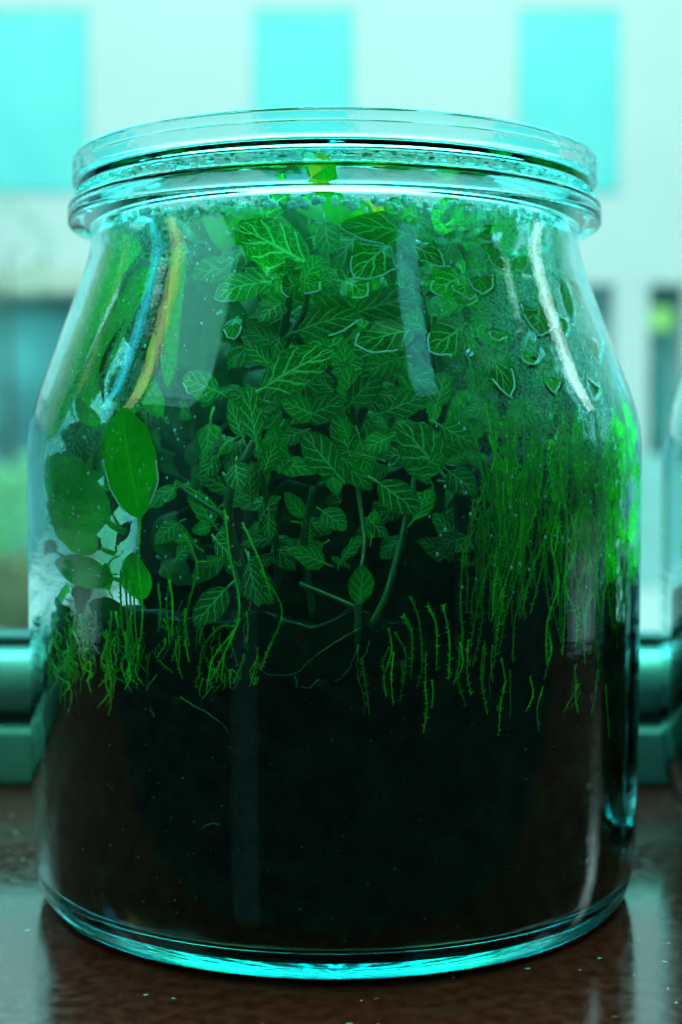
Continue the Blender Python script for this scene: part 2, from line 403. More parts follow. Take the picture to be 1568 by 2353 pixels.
# ------------------------------------------------------------------ window
M_FRAME = principled('grey_window_frame', (0.10, 0.16, 0.165), 0.28, 90, 0.1)
M_GASKET = principled('black_gasket', (0.015, 0.018, 0.018), 0.7, 200, 0.3)
win = tag(empty('window', (0, 0.16, 0.0)), 'grey window with rounded lower rail behind the jars', 'window')
mesh('fixed_rail', *box(-0.75, 0.75, 0.1385, 0.215, 0.0004, 0.0265, bev=0.003), M_FRAME, win)
mesh('rail_groove', *box(-0.75, 0.75, 0.150, 0.21, 0.0266, 0.0298), M_GASKET, win, smooth=False)
mesh('sash_rail', *box(-0.75, 0.75, 0.1440, 0.208, 0.0299, 0.0605, bev=0.0150), M_FRAME, win)
mesh('gasket', *box(-0.75, 0.75, 0.1700, 0.190, 0.0600, 0.0660, bev=0.0018), M_GASKET, win)
mesh('pane', *box(-0.75, 0.75, 0.178, 0.182, 0.0640, 0.95), M_PANE, win, smooth=False)

# ------------------------------------------------------------------ outside: street and building across it
GZ = -1.35
M_STREET = principled('pale_street', (0.70, 0.76, 0.75), 0.7, 1.5, 0.12)
M_WALLW = principled('white_render_wall', (0.80, 0.76, 0.75), 0.8, 1.0, 0.04)
M_BAND = principled('beige_ledge', (0.74, 0.66, 0.56), 0.7, 2.0, 0.08)
M_SHOPD = principled('shop_interior', (0.20, 0.44, 0.46), 0.25, 1.2, 0.5)
M_DOOR = principled('teal_door', (0.0, 0.20, 0.17), 0.4, 2, 0.1)
M_SIGN = principled('yellow_green_sign', (0.48, 0.80, 0.22), 0.5, 3, 0.1)
M_WF = principled('window_reveal', (0.70, 0.72, 0.72), 0.6, 3, 0.05)
def wpane():
    m, nt, out = nmat('sky_tinted_pane')
    p = N(nt, 'ShaderNodeBsdfPrincipled', Roughness=0.25); p.inputs['Base Color'].default_value = (0.20, 0.78, 0.76, 1)
    tc = nt.nodes.new('ShaderNodeTexCoord'); nz = N(nt, 'ShaderNodeTexNoise', Scale=1.1, Detail=2.0); nt.links.new(tc.outputs['Object'], nz.inputs['Vector'])
    nt.links.new(ramp(nt, nz.outputs[0], [(0.3, (0.20, 0.74, 0.74)), (0.7, (0.26, 0.82, 0.80))]), p.inputs['Base Color'])  # sky reflection is painted in as cyan base colour
    nt.links.new(p.outputs[0], out.inputs[0]); return m
M_WP = wpane()
st = mesh('street', [(-40, 0.6, GZ), (40, 0.6, GZ), (40, 30, GZ), (-40, 30, GZ)], [(0, 1, 2, 3)], M_STREET)
tag(st, 'pale street outside the window', kind='structure')
BD = 15.0; K = BD / F
def bx(px): return (px - CX) * K
def bz(py): return CAM.z + (HOR - py) * K
bld = tag(empty('building', (0, BD, GZ)), 'white rendered building across the street, out of focus', 'building')
wins = [(-45 + 622 * k, 190 + 624 * k) for k in range(-4, 6)]
# wall with true openings
def wall_with_openings():
    z0, z1 = bz(432), bz(2)                     # window storey
    parts = [box(bx(-4000), bx(5400), BD, BD + .4, z1, z1 + 5.0), box(bx(-4000), bx(5400), BD, BD + .4, bz(640), z0)]
    xs = [-4000]
    for a, b in wins: xs += [a, b]
    xs.append(5400)
    for i in range(0, len(xs), 2): parts.append(box(bx(xs[i]), bx(xs[i + 1]), BD, BD + .4, z0, z1))
    return join(parts)
mesh('wall', *wall_with_openings(), M_WALLW, bld, smooth=False)
for a, b in wins:
    wd = mesh('window', *box(bx(a) - .001, bx(b) + .001, BD + .06, BD + .30, bz(432), bz(2)), M_WF, bld, smooth=False)
    mesh('pane', *box(bx(a) + .01, bx(b) - .01, BD - .015, BD + .058, bz(428), bz(8)), M_WP, wd, smooth=False)
mesh('ledge', *box(bx(-4000), bx(900), BD - .18, BD + .35, bz(662), bz(612)), M_BAND, bld, smooth=False)
mesh('ground_floor_wall', *box(bx(-4000), bx(5400), BD + .45, BD + .6, GZ, bz(640)), M_SHOPD, bld, smooth=False)
for (a, b) in ((300, 420), (900, 1010), (1432, 1512), (1600, 1750), (2100, 2300)):
    mesh('pillar', *box(bx(a), bx(b), BD, BD + .44, GZ, bz(641)), M_WALLW, bld, smooth=False)
mesh('parapet', *box(bx(1000), bx(5400), BD - .25, BD + .20, GZ, bz(1045)), principled('pale_parapet', (0.42, 0.70, 0.70), 0.7, 1.2, 0.15), bld, smooth=False)
mesh('door', *box(bx(1516), bx(1549), BD + .30, BD + .44, bz(1044), bz(835)), M_DOOR, bld, smooth=False)
mesh('shop_sign', *box(bx(1512), bx(1570), BD + .1, BD + .3, bz(748), bz(695)), M_SIGN, bld, smooth=False)
mesh('shop_window', *box(bx(-300), bx(300), BD + .38, BD + .44, bz(1090), bz(700)), principled('shop_glass', (0.13, 0.42, 0.45), 0.3, 1.0, 0.6), bld, smooth=False)

def leafcloud(c, rx, ry, rz, n, s, seed):
    r = random.Random(seed); V = []; Fc = []
    for _ in range(n):
        a, b = r.uniform(0, 6.283), math.acos(r.uniform(-1, 1)); q = r.uniform(.45, 1) ** .5
        p = Vector((c[0] + rx * q * math.sin(b) * math.cos(a), c[1] + ry * q * math.sin(b) * math.sin(a), c[2] + rz * q * math.cos(b)))
        u = Vector((r.gauss(0, 1), r.gauss(0, 1), r.gauss(0, 1))).normalized(); v = u.orthogonal().normalized()
        o = len(V); V += [p - u * s, p + v * s * .45, p + u * s, p - v * s * .45]; Fc.append((o, o + 1, o + 2, o + 3))
    return V, Fc
M_BUSH = moss_mat('shrub_foliage', (0.20, 0.50, 0.30), (0.40, 0.82, 0.48), 0.4)
M_BUSH2 = moss_mat('yellow_shrub_foliage', (0.62, 0.80, 0.45), (0.90, 0.95, 0.65), 0.4)
M_TRUNK = principled('shrub_wood', (0.10, 0.08, 0.05), 0.8, 20, 0.3)
for (px, y, top, rx, mt, lab, sd) in ((60, 11.5, 1060, 0.55, M_BUSH, 'blurred green shrub outside at the left edge', 3),
                                     (30, 9.6, 1290, 0.32, M_BUSH2, 'low yellowish shrub outside in front of the green one', 4),
                                     (20, 13.2, 470, 0.50, M_BUSH, 'thin pale green tree outside at upper left', 5)):
    x = (px - CX) / F * (y + .5); zt = CAM.z + (HOR - top) / F * (y + .5)
    t = tag(empty('shrub' if sd < 5 else 'street_tree', (x, y, GZ)), lab, 'shrub' if sd < 5 else 'tree')
    if sd < 5:
        zc = (zt + GZ) / 2; mesh('crown', *leafcloud((x, y, zc + .1), rx, rx, (zt - GZ) / 2 - .05, 900, .07, sd), mt, t, smooth=False)
    else:
        zc = zt - .45; mesh('crown', *leafcloud((x, y, zc), rx, rx, .55, 90, .06, sd), mt, t, smooth=False)
    mesh('trunk', *tube([(x, y, GZ), (x + .02, y, (GZ + zc) / 2), (x, y, zc)], [.05, .035, .012], 8), M_TRUNK, t)

# ------------------------------------------------------------------ the big jar
jar = tag(empty('glass_jar', (AX, 0, 0)), 'large clear glass jar with sloping shoulders packed with green plants', 'jar')
RIM = [(0.0855, 0.2296), (0.0856, 0.2310), (0.0860, 0.2316), (0.0880, 0.2320), (0.0922, 0.2326), (0.0930, 0.2330), (0.0935, 0.2338), (0.0936, 0.2380), (0.0934, 0.2389), (0.0927, 0.2394), (0.0900, 0.2396), (0.0835, 0.2396), (0.0826, 0.2393), (0.0822, 0.2385), (0.0821, 0.2300)]
inner = []
for z in (0.2240, 0.2180, 0.2090, 0.1980, 0.1860, 0.1760, 0.1690, 0.1600, 0.1450, 0.100, 0.050, 0.0240, 0.0150, 0.0095): inner.append((Rin(z), z))
prof = OUT[:-1] + RIM + inner + [(0.0962, 0.0060), (0.085, 0.0050), (0.05, 0.0048), (0.0, 0.0046)] + [(0.0, 0.0022), (0.05, 0.0018), (0.088, 0.0010), (0.0945, 0.0003)]
prof = smoothp(prof, 2, closed=True)
V, Fc = lathe(prof, 192, True, AX, 0)
mesh('jar_body', V, Fc, M_GLASS, jar)

lid = tag(empty('jar_lid', (AX, 0, 0.2405)), 'clear glass lid closing the large plant jar', 'lid')
LP = [(0.0, 0.2453), (0.060, 0.2453), (0.0866, 0.2453), (0.0872, 0.2448), (0.0880, 0.2436), (0.0896, 0.2434), (0.0903, 0.2437), (0.0905, 0.2443), (0.0905, 0.2464), (0.0907, 0.2468), (0.0914, 0.2470),
      (0.0918, 0.2474), (0.0919, 0.2484), (0.0920, 0.2508), (0.0917, 0.2512), (0.0919, 0.2516), (0.0920, 0.2540), (0.0918, 0.2548), (0.0912, 0.2552), (0.0896, 0.2552), (0.0890, 0.2549), (0.0888, 0.2540), (0.0887, 0.2474), (0.0884, 0.2466), (0.0876, 0.2463), (0.080, 0.2462), (0.0, 0.2462)]
V, Fc = lathe(smoothp(LP, 2, True), 192, True, AX, 0)
mesh('lid_disc', V, Fc, M_LID, lid)
SP = [(0.0846, 0.2398), (0.0885, 0.2397), (0.0906, 0.2400), (0.0912, 0.2408), (0.0908, 0.2413), (0.0899, 0.2416), (0.0909, 0.2420), (0.0912, 0.2426), (0.0904, 0.2431), (0.0846, 0.2430)]
V, Fc = lathe(SP, 320, True, AX, 0)
V = [(v[0] * (1 + 0.004 * noise.noise(Vector(v) * 300)), v[1] * (1 + 0.004 * noise.noise(Vector(v) * 300)), v[2] + 0.0003 * noise.noise(Vector(v) * 500)) for v in V]
def seal_mat():
    m, nt, out = nmat('clear_seal')
    t = N(nt, 'ShaderNodeBsdfTransparent'); t.inputs[0].default_value = (0.72, 0.97, 0.95, 1)
    g = N(nt, 'ShaderNodeBsdfGlass', Roughness=0.08, IOR=1.4); g.inputs[0].default_value = (0.6, 0.95, 0.92, 1)
    tc = nt.nodes.new('ShaderNodeTexCoord'); nz = N(nt, 'ShaderNodeTexNoise', Scale=420.0, Detail=3.0); nt.links.new(tc.outputs['Object'], nz.inputs['Vector'])
    mx = nt.nodes.new('ShaderNodeMixShader'); nt.links.new(maprange(nt, nz.outputs[0], .50, .62), mx.inputs[0])
    nt.links.new(t.outputs[0], mx.inputs[1]); nt.links.new(g.outputs[0], mx.inputs[2]); nt.links.new(mx.outputs[0], out.inputs[0]); return m
mesh('seal_ring', V, Fc, seal_mat(), lid)

# ------------------------------------------------------------------ soil
def soil_top(x, y):
    a = 0.090 + 0.012 * (y + 0.09) / 0.18 + 0.010 * noise.noise(Vector((x * 30, y * 30, 1))) + 0.0035 * noise.noise(Vector((x * 130, y * 130, 2)))
    if x < -0.02: a -= 0.010 * min(1, (-x - 0.02) / 0.05)
    return a
def soil_mesh():
    seg = 220; V = []; Fc = []
    zs = 60
    for i in range(zs + 1):
        for k in range(seg):
            a = 2 * math.pi * k / seg; ca, sa = math.cos(a), math.sin(a)
            zt = soil_top(AX + .1 * ca, .1 * sa); z = 0.0072 + (zt - 0.0072) * i / zs
            nn = noise.noise(Vector((ca * 9, sa * 9, z * 90))) * .5 + noise.noise(Vector((ca * 30, sa * 30, z * 300))) * .5
            r = Rin(z) - 0.0009 - 0.0011 * (nn + 1) * .5 - (0.0015 if i == zs else 0) - (0.003 if i == 0 else 0)
            V.append((AX + r * ca, r * sa, z))
    for i in range(zs):
        for k in range(seg):
            k2 = (k + 1) % seg; Fc.append((i * seg + k, i * seg + k2, (i + 1) * seg + k2, (i + 1) * seg + k))
    last = zs * seg; rings = 26
    prev = last
    for j in range(1, rings):
        o = len(V); q = 1 - j / rings
        for k in range(seg):
            a = 2 * math.pi * k / seg; r = 0.1 * q; x, y = AX + r * math.cos(a), r * math.sin(a)
            V.append((x, y, soil_top(x, y) + .002 * noise.noise(Vector((x * 400, y * 400, 3)))))
        for k in range(seg):
            k2 = (k + 1) % seg; Fc.append((prev + k, prev + k2, o + k2, o + k))
        prev = o
    Fc.append(tuple(range(prev, prev + seg)))
    Fc.append(tuple(range(seg))[::-1])
    return V, Fc
soil = tag(mesh('potting_soil', *soil_mesh(), M_SOIL), 'black potting soil filling the lower half of the jar', 'soil')

# ------------------------------------------------------------------ leaves
CONTACT = []          # points of leaves that press on the glass
BEADS = []            # water lines along those leaves
def leaf_geo(B, T, width, up, bend=0.12, cup=0.15, nu=12, nv=6, shape=0.85, petiole=0.0, wave=0.0, seed=0, twist=0.0, inset=0.0005):
    B, T = Vector(B), Vector(T); L = (T - B).length; ax = (T - B).normalized()
    n = (up - ax * up.dot(ax)).normalized(); s = ax.cross(n)
    V = []; UV = []; Fc = []; touch = []
    for i in range(nu + 1):
        u = i / nu
        hw = width * 0.5 * (max(0.0, math.sin(math.pi * min(1, u ** shape))) ** 0.72 + 0.02)
        c = B + ax * (L * u) + n * (bend * L * math.sin(math.pi * u * 0.95))
        tw = twist * (u - .5)
        s2 = s * math.cos(tw) + n * math.sin(tw); n2 = n * math.cos(tw) - s * math.sin(tw)
        for j in range(nv + 1):
            v = -1 + 2 * j / nv
            wv = wave * L * noise.noise(Vector((u * 5 + seed, v * 1.6, seed * 3.1))) * abs(v)
            p = c + s2 * (hw * v * (1 + 0.10 * noise.noise(Vector((u * 6, seed, v))))) - n2 * (cup * hw * abs(v) ** 1.5) + n2 * wv
            q = clamp_in(p, inset)
            touch.append((q - p).length > 1e-6)
            V.append(q); UV.append((u, v))
    for i in range(nu):
        for j in range(nv):
            a = i * (nv + 1) + j; Fc.append((a, a + 1, a + nv + 2, a + nv + 1))
    if petiole > 0:
        tv, tf = tube([B - ax * petiole - n * petiole * .5, B - ax * petiole * .4 - n * petiole * .1, B + ax * L * .06], [L * .03, L * .028, L * .02], 5)
        o = len(V); V += [clamp_in(Vector(p), inset) for p in tv]; Fc += [tuple(i + o for i in f) for f in tf]; UV += [(0.02, 0.0)] * len(tv); touch += [False] * len(tv)
    return V, Fc, UV, touch, (nu, nv)
def add_leaf(parent, mat, V, Fc, UV, touch, grid, bead=True, name='leaf'):
    o = mesh(name, V, Fc, mat, parent, uv=UV)
    nu, nv = grid
    tp = [V[i] for i in range((nu + 1) * (nv + 1)) if touch[i]]
    CONTACT.extend(tp)
    if bead and len(tp) > 4:
        run = []
        edge = [(i, 0) for i in range(1, nu + 1)] + [(nu, j) for j in range(1, nv + 1)] + [(i, nv) for i in range(nu - 1, 0, -1)]
        low = sum((V[i].z for i in range((nu + 1) * (nv + 1))), 0.0) / ((nu + 1) * (nv + 1))
        for i, j in edge:
            k = i * (nv + 1) + j
            if touch[k] and V[k].z < low + 0.001: run.append(V[k])
            else:
                if len(run) > 2: BEADS.append(run)
                run = []
        if len(run) > 2: BEADS.append(run)
    return o
def lookup(p):                       # mean facing of a leaf: out through the glass, a little up
    return (outward(p) + Vector((0, -0.35, 0.25))).normalized()

plants = {}
def plant(key, px, py, label, cat='plant', name='fittonia_plant'):
    p = on_glass(px, py, 0.02); z = soil_top(p.x, p.y)
    o = tag(empty(name, (p.x, p.y, z)), label, cat, 'fittonia plants in the jar' if name == 'fittonia_plant' else None)
    plants[key] = (o, px, py); return o
plant('tl', 640, 620, 'white veined fittonia with one large leaf pressed on the fogged glass at upper left')
plant('tr', 1000, 600, 'white veined fittonia with small leaves just under the neck at the right')
plant('c', 780, 800, 'white veined fittonia with long netted leaves in the middle of the jar')
plant('r', 1150, 780, 'white veined fittonia with drop shaped leaf patches on the right shoulder')
plant('lc', 850, 1080, 'dim white veined fittonia low in the dark centre of the jar')
plant('l', 500, 1150, 'white veined fittonia trailing down the left side beside the bright broad leaf')

plant('arch_back', 800, 560, 'broad foliage coloured dark for deep shade at the back of the jar behind the fittonias', name='dark_backing_plant')  # leaves take a darkened colour in place of deep interior shade
KEY = [  # plant, base, tip, width/length, inset base, inset tip, bend, young
 ('tl', (712, 612), (552, 522), .62, .010, .0, .05, 0), ('tl', (600, 655), (498, 688), .62, .006, .0, .1, 1), ('tl', (700, 648), (737, 590), .62, .006, .001, .1, 1),
 ('tl', (690, 655), (648, 676), .8, .004, .0, .1, 1), ('tl', (695, 655), (738, 668), .7, .004, .0, .1, 1), ('tl', (650, 700), (598, 745), .7, .008, .002, .1, 0),
 ('tl', (545, 735), (540, 785), .5, .003, .0, .05, 1), ('tl', (585, 560), (520, 640), .5, .03, .02, .1, 0),
 ('tr', (952, 548), (780, 522), .42, .006, .0, .12, 0), ('tr', (905, 562), (812, 640), .62, .006, .0, .1, 0), ('tr', (830, 535), (758, 622), .52, .014, .010, .1, 0),
 ('tr', (918, 560), (1018, 620), .42, .006, .0, .1, 0), ('tr', (1035, 560), (1000, 610), .7, .006, .001, .1, 1), ('tr', (1060, 520), (1180, 500), .42, .010, .004, .15, 0),
 ('tr', (960, 505), (880, 470), .55, .012, .004, .1, 0), ('tr', (1010, 515), (1040, 480), .6, .012, .006, .1, 1), ('tr', (1080, 530), (1120, 560), .75, .004, .0, .1, 1),
 ('c', (684, 765), (834, 728), .46, .006, .0, .10, 0), ('c', (815, 722), (978, 690), .46, .008, .001, .10, 0), ('c', (952, 762), (815, 798), .50, .005, .0, .06, 0),
 ('c', (600, 900), (770, 806), .50, .008, .0, .08, 0), ('c', (1062, 752), (982, 808), .60, .005, .0, .08, 0), ('c', (785, 650), (845, 684), .62, .006, .0, .1, 1),
 ('c', (770, 655), (732, 640), .6, .010, .004, .1, 1), ('c', (800, 935), (882, 858), .60, .012, .008, .1, 0), ('c', (700, 962), (795, 925), .56, .012, .006, .1, 0),
 ('c', (720, 955), (645, 925), .7, .010, .004, .1, 1), ('c', (880, 950), (990, 910), .5, .014, .010, .1, 0), ('c', (920, 830), (945, 888), .45, .004, .002, .2, 1), ('c', (925, 845), (900, 826), .6, .004, .002, .2, 1),
 ('c', (640, 800), (560, 760), .55, .016, .012, .1, 0), ('c', (850, 850), (760, 860), .45, .016, .012, .1, 0), ('c', (1000, 935), (1018, 858), .75, .008, .004, .1, 0),
 ('r', (1092, 795), (1168, 915), .42, .006, .0, .06, 0), ('r', (1222, 698), (1226, 772), .86, .003, .0, .05, 0), ('r', (1170, 585), (1190, 630), .8, .004, .0, .06, 1),
 ('r', (1140, 590), (1125, 612), .9, .003, .0, .06, 1), ('r', (1045, 650), (1068, 690), .8, .004, .0, .06, 1), ('r', (1085, 620), (1098, 680), .7, .004, .0, .06, 1), ('r', (1060, 640), (985, 672), .5, .004, .0, .06, 1),
 ('r', (1040, 690), (1090, 690), .6, .003, .0, .06, 1), ('r', (1135, 765), (1130, 785), .9, .002, .0, .05, 1), ('r', (1200, 822), (1208, 842), .9, .002, .0, .05, 1), ('r', (1280, 735), (1278, 770), .45, .002, .0, .05, 1),
 ('r', (1295, 640), (1320, 705), .55, .004, .0, .05, 0), ('r', (1270, 640), (1302, 745), .34, .004, .0, .05, 0), ('r', (1345, 785), (1360, 830), .7, .002, .0, .05, 0), ('r', (1378, 800), (1392, 855), .6, .002, .0, .05, 0),
 ('r', (1250, 870), (1262, 905), .7, .003, .0, .05, 1), ('r', (1190, 880), (1155, 820), .6, .012, .008, .08, 0), ('r', (1210, 660), (1160, 700), .5, .014, .010, .08, 0), ('r', (1345, 880), (1352, 915), .6, .003, .0, .05, 1),
 ('lc', (775, 1090), (695, 992), .62, .010, .005, .08, 0), ('lc', (895, 1005), (835, 1035), .65, .010, .005, .08, 1), ('lc', (868, 1108), (962, 1178), .62, .008, .003, .08, 0), ('lc', (1012, 1085), (912, 975), .70, .012, .007, .08, 0),
 ('lc', (1008, 978), (1090, 1025), .62, .006, .002, .08, 0), ('lc', (1028, 1082), (1092, 1138), .80, .010, .005, .08, 0), ('lc', (765, 1095), (775, 1140), .65, .010, .006, .08, 1), ('lc', (740, 1172), (795, 1218), .75, .010, .006, .08, 1),
 ('lc', (826, 1388), (832, 1296), .62, .004, .001, .06, 1), ('lc', (1040, 1240), (990, 1180), .6, .012, .008, .08, 0), ('lc', (700, 1190), (655, 1130), .5, .014, .010, .08, 1), ('lc', (1060, 1230), (1000, 1260), .5, .010, .006, .08, 0),
 ('lc', (700, 990), (640, 1020), .6, .014, .010, .08, 0), ('lc', (800, 1010), (780, 960), .6, .016, .012, .08, 1),
 ('l', (505, 905), (425, 872), .75, .008, .0, .08, 1), ('l', (592, 1020), (572, 885), .40, .008, .003, .08, 0), ('l', (560, 1005), (530, 920), .42, .010, .006, .08, 0), ('l', (545, 1062), (555, 1132), .72, .006, .001, .08, 0),
 ('l', (415, 1200), (362, 1250), .75, .006, .001, .08, 1), ('l', (525, 1350), (452, 1438), .62, .006, .001, .08, 0), ('l', (575, 1290), (600, 1395), .42, .008, .003, .08, 0), ('l', (500, 1240), (560, 1300), .5, .012, .008, .08, 0),
 ('l', (610, 1080), (640, 1010), .5, .012, .008, .08, 0),
]
for q, (pk, b, t, wr, ib, it, bend, young) in enumerate(KEY):
    par = plants[pk][0]
    B = on_glass(b[0], b[1], 0.0006, ib); T = on_glass(t[0], t[1], 0.0006, it)
    if it < 0.0005: T = T + outward(T) * 0.0030
    L = (T - B).length
    up = lookup((B + T) / 2); up = (up + Vector((rnd.gauss(0, .12), rnd.gauss(0, .05), rnd.gauss(0, .12)))).normalized()
    g = leaf_geo(B, T, L * wr, up, bend=bend, cup=.10, nu=14, nv=8, shape=(.85 if wr < .7 else .78) + rnd.uniform(-.10, .12), petiole=L * .25, wave=.09, seed=q * 1.7, twist=rnd.uniform(-.35, .35))
    add_leaf(par, M_FITY if young else M_FIT, *g)
# foliage further in
def fill(n, xr, yr, dr, key, lr, young=.25, seed=1, mats=None):
    r = random.Random(seed)
    for k in range(n):
        px, py = r.uniform(*xr), r.uniform(*yr); dep = r.uniform(*dr)
        B = on_glass(px, py, .004, dep)
        L = r.uniform(*lr); a = r.uniform(0, 6.283)
        o = outward(B)
        if o.y > -.2: o = Vector((o.x * .6, -.8, 0)).normalized()
        e = Vector((-o.y, o.x, 0)); d = e * math.cos(a) + Vector((0, 0, 1)) * math.sin(a) * .8 + o * r.uniform(-.1, .5)
        T = B + d.normalized() * L
        up = (o + Vector((r.gauss(0, .3), -.2, .5 + r.gauss(0, .25)))).normalized()
        g = leaf_geo(B, T, L * r.uniform(.45, .65), up, bend=r.uniform(.05, .2), cup=.15, nu=9, nv=6, shape=r.uniform(.7, 1.05), petiole=L * .3, wave=.12, seed=k + seed * 10, inset=.002, twist=r.uniform(-.9, .9))
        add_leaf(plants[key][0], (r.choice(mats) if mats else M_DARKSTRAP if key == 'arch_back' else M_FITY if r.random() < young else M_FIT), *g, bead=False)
fill(20, (560, 760), (500, 760), (.014, .05), 'tl', (.012, .020), seed=11)
fill(26, (820, 1180), (490, 700), (.012, .06), 'tr', (.010, .019), seed=12)
fill(38, (600, 1060), (680, 980), (.016, .06), 'c', (.012, .021), seed=13)
fill(28, (1080, 1250), (580, 980), (.012, .06), 'r', (.010, .018), seed=14)
fill(24, (640, 1080), (980, 1250), (.02, .06), 'lc', (.010, .018), seed=15)
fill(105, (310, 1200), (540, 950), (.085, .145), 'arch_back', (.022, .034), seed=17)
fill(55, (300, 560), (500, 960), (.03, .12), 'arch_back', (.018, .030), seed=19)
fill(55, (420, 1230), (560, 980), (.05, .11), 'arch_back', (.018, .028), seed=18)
fill(10, (600, 1080), (500, 660), (.004, .02), 'tr', (.008, .013), young=.6, seed=21)
fill(24, (600, 1100), (600, 960), (.005, .02), 'c', (.008, .014), young=.4, seed=22)
fill(12, (1060, 1280), (560, 960), (.001, .012), 'r', (.006, .012), young=.5, seed=23)
fill(9, (620, 1080), (960, 1240), (.008, .02), 'lc', (.007, .012), young=.5, seed=24)
fill(52, (560, 1090), (880, 1300), (.008, .035), 'lc', (.007, .013), young=.4, seed=25)
fill(12, (400, 640), (880, 1300), (.008, .025), 'l', (.007, .012), young=.4, seed=26)
fill(18, (480, 640), (900, 1380), (.012, .05), 'l', (.010, .018), seed=16)

# stems of the fittonias
def stem(key, pts, r0, r1, mat=M_STEM, name='stem'):
    P = [on_glass(p[0], p[1], .0012, p[2]) for p in pts]
    S = [clamp_in(Vector(p), .0012) for p in spline(P, 18)]
    n = len(S)
    mesh(name, *tube(S, [r0 + (r1 - r0) * i / (n - 1) for i in range(n)], 7), mat, plants[key][0])
stem('tl', [(660, 960, .03), (645, 820, .014), (662, 720, .008), (668, 680, .006)], .0016, .0010)
stem('tl', [(655, 800, .014), (700, 720, .012), (712, 640, .008)], .0012, .0008)
stem('tr', [(1000, 900, .04), (980, 760, .02), (950, 620, .012), (945, 545, .008)], .0016, .001)
stem('tr', [(1060, 800, .03), (1080, 640, .012), (1050, 560, .008)], .0014, .0009)
stem('c', [(820, 1000, .03), (780, 880, .02), (700, 800, .010), (685, 768, .006)], .0016, .001)
stem('c', [(820, 980, .03), (880, 860, .02), (960, 770, .008)], .0014, .001)
stem('r', [(1180, 1000, .03), (1130, 860, .012), (1090, 780, .006)], .0013, .0009)
stem('r', [(1200, 900, .03), (1230, 800, .010), (1224, 710, .004)], .0010, .0006)
stem('lc', [(818, 1490, .006), (822, 1440, .003), (824, 1385, .004)], .0009, .0012)
stem('lc', [(850, 1440, .004), (885, 1370, .006), (915, 1260, .012), (940, 1150, .02), (960, 1040, .03)], .0012, .0008)
stem('lc', [(825, 1400, .006), (760, 1370, .008), (690, 1340, .010)], .0009, .0006)
stem('lc', [(830, 1300, .004), (836, 1250, .012), (830, 1180, .02), (815, 1080, .03)], .0006, .0008)
stem('lc', [(720, 1420, .02), (700, 1250, .02), (720, 1120, .016)], .0012, .001)
stem('l', [(565, 1330, .012), (528, 1200, .004), (540, 1100, .006), (590, 1010, .010)], .0017, .0012)
stem('l', [(525, 1190, .004), (460, 1150, .002), (410, 1110, .0015)], .0009, .0005)
stem('l', [(600, 1500, .03), (640, 1300, .02), (600, 1080, .012)], .0014, .001)

# ------------------------------------------------------------------ strap and broad leaves
def strap(parent, mat, pts, width, seed=0, nu=22, nv=4, taper0=.2, taper1=.2, inset=.0006, bead=False, name='leaf', up=None):
    """pts: (px, py, depth behind the glass)"""
    P = [on_glass(p[0], p[1], inset, p[2]) for p in pts]; S = [Vector(p) for p in spline(P, nu)]
    V = []; UV = []; Fc = []; touch = []
    for i, p in enumerate(S):
        t = (S[min(i + 1, nu)] - S[max(i - 1, 0)]).normalized(); u = i / nu
        n0 = up or lookup(p); s = t.cross(n0).normalized(); n = s.cross(t)
        f = min(1, (u / taper0) ** .6 if taper0 > 0 else 1, ((1 - u) / taper1) ** .6 if taper1 > 0 else 1)
        for j in range(nv + 1):
            v = -1 + 2 * j / nv
            q = p + s * (width * .5 * max(f, .04) * v) - n * (width * .12 * v * v)
            c = clamp_in(q, inset); touch.append((c - q).length > 1e-6); V.append(c); UV.append((u, v))
    for i in range(nu):
        for j in range(nv):
            a = i * (nv + 1) + j; Fc.append((a, a + 1, a + nv + 2, a + nv + 1))
    return add_leaf(parent, mat, V, Fc, UV, touch, (nu, nv), bead=bead, name=name)
PX = 0.41 / F
lp = on_glass(820, 700, .03)
tall = tag(empty('strap_leaf_plant', (lp.x, lp.y, soil_top(lp.x, lp.y))), 'bright green strap leaf with withered brown tip reaching up to the lid', 'plant')
# the leaf stands free under the neck: world points
def strap_world(parent, mat, pts, width, up, taper0=.0, taper1=.0, nu=18, nv=4, name='leaf'):
    S = [Vector(p) for p in spline(pts, nu)]; V = []; UV = []; Fc = []
    for i, p in enumerate(S):
        t = (S[min(i + 1, nu)] - S[max(i - 1, 0)]).normalized(); u = i / nu; s = t.cross(up).normalized(); n = s.cross(t)
        f = min(1, (u / taper0) ** .6 if taper0 > 0 else 1, ((1 - u) / taper1) ** .6 if taper1 > 0 else 1)
        for j in range(nv + 1):
            v = -1 + 2 * j / nv; V.append(p + s * (width * .5 * max(f, .04) * v) - n * (width * .10 * v * v)); UV.append((u, v))
    for i in range(nu):
        for j in range(nv):
            a = i * (nv + 1) + j; Fc.append((a, a + 1, a + nv + 2, a + nv + 1))
    return mesh(name, V, Fc, mat, parent, uv=UV)
def at(px, py, depth): return CAM + ray(px, py) * depth
strap_world(tall, M_TALL, [at(850, 700, .46), at(800, 545, .440), at(772, 470, .428), at(742, 396, .4205)], .0080, Vector((0, -1, .3)), taper0=.1)
strap_world(tall, M_BROWN, [at(742, 398, .4205), at(737, 384, .4200), at(731, 360, .4198)], .0068, Vector((0, -1, .3)), name='withered_tip')
strap_world(tall, M_TALL, [at(905, 600, .47), at(845, 520, .46), at(820, 450, .45)], .0075, Vector((0, -1, .3)), taper1=.3)
strap_world(tall, M_BROWN, [at(872, 560, .47), at(868, 500, .462), at(858, 448, .455)], .0052, Vector((0.1, -1, .3)), name='withered_leaf')
strap(tall, M_TALL, [(912, 520, .012), (906, 570, .004), (904, 655, .0)], 36 * PX, taper0=0, taper1=.3, bead=True)

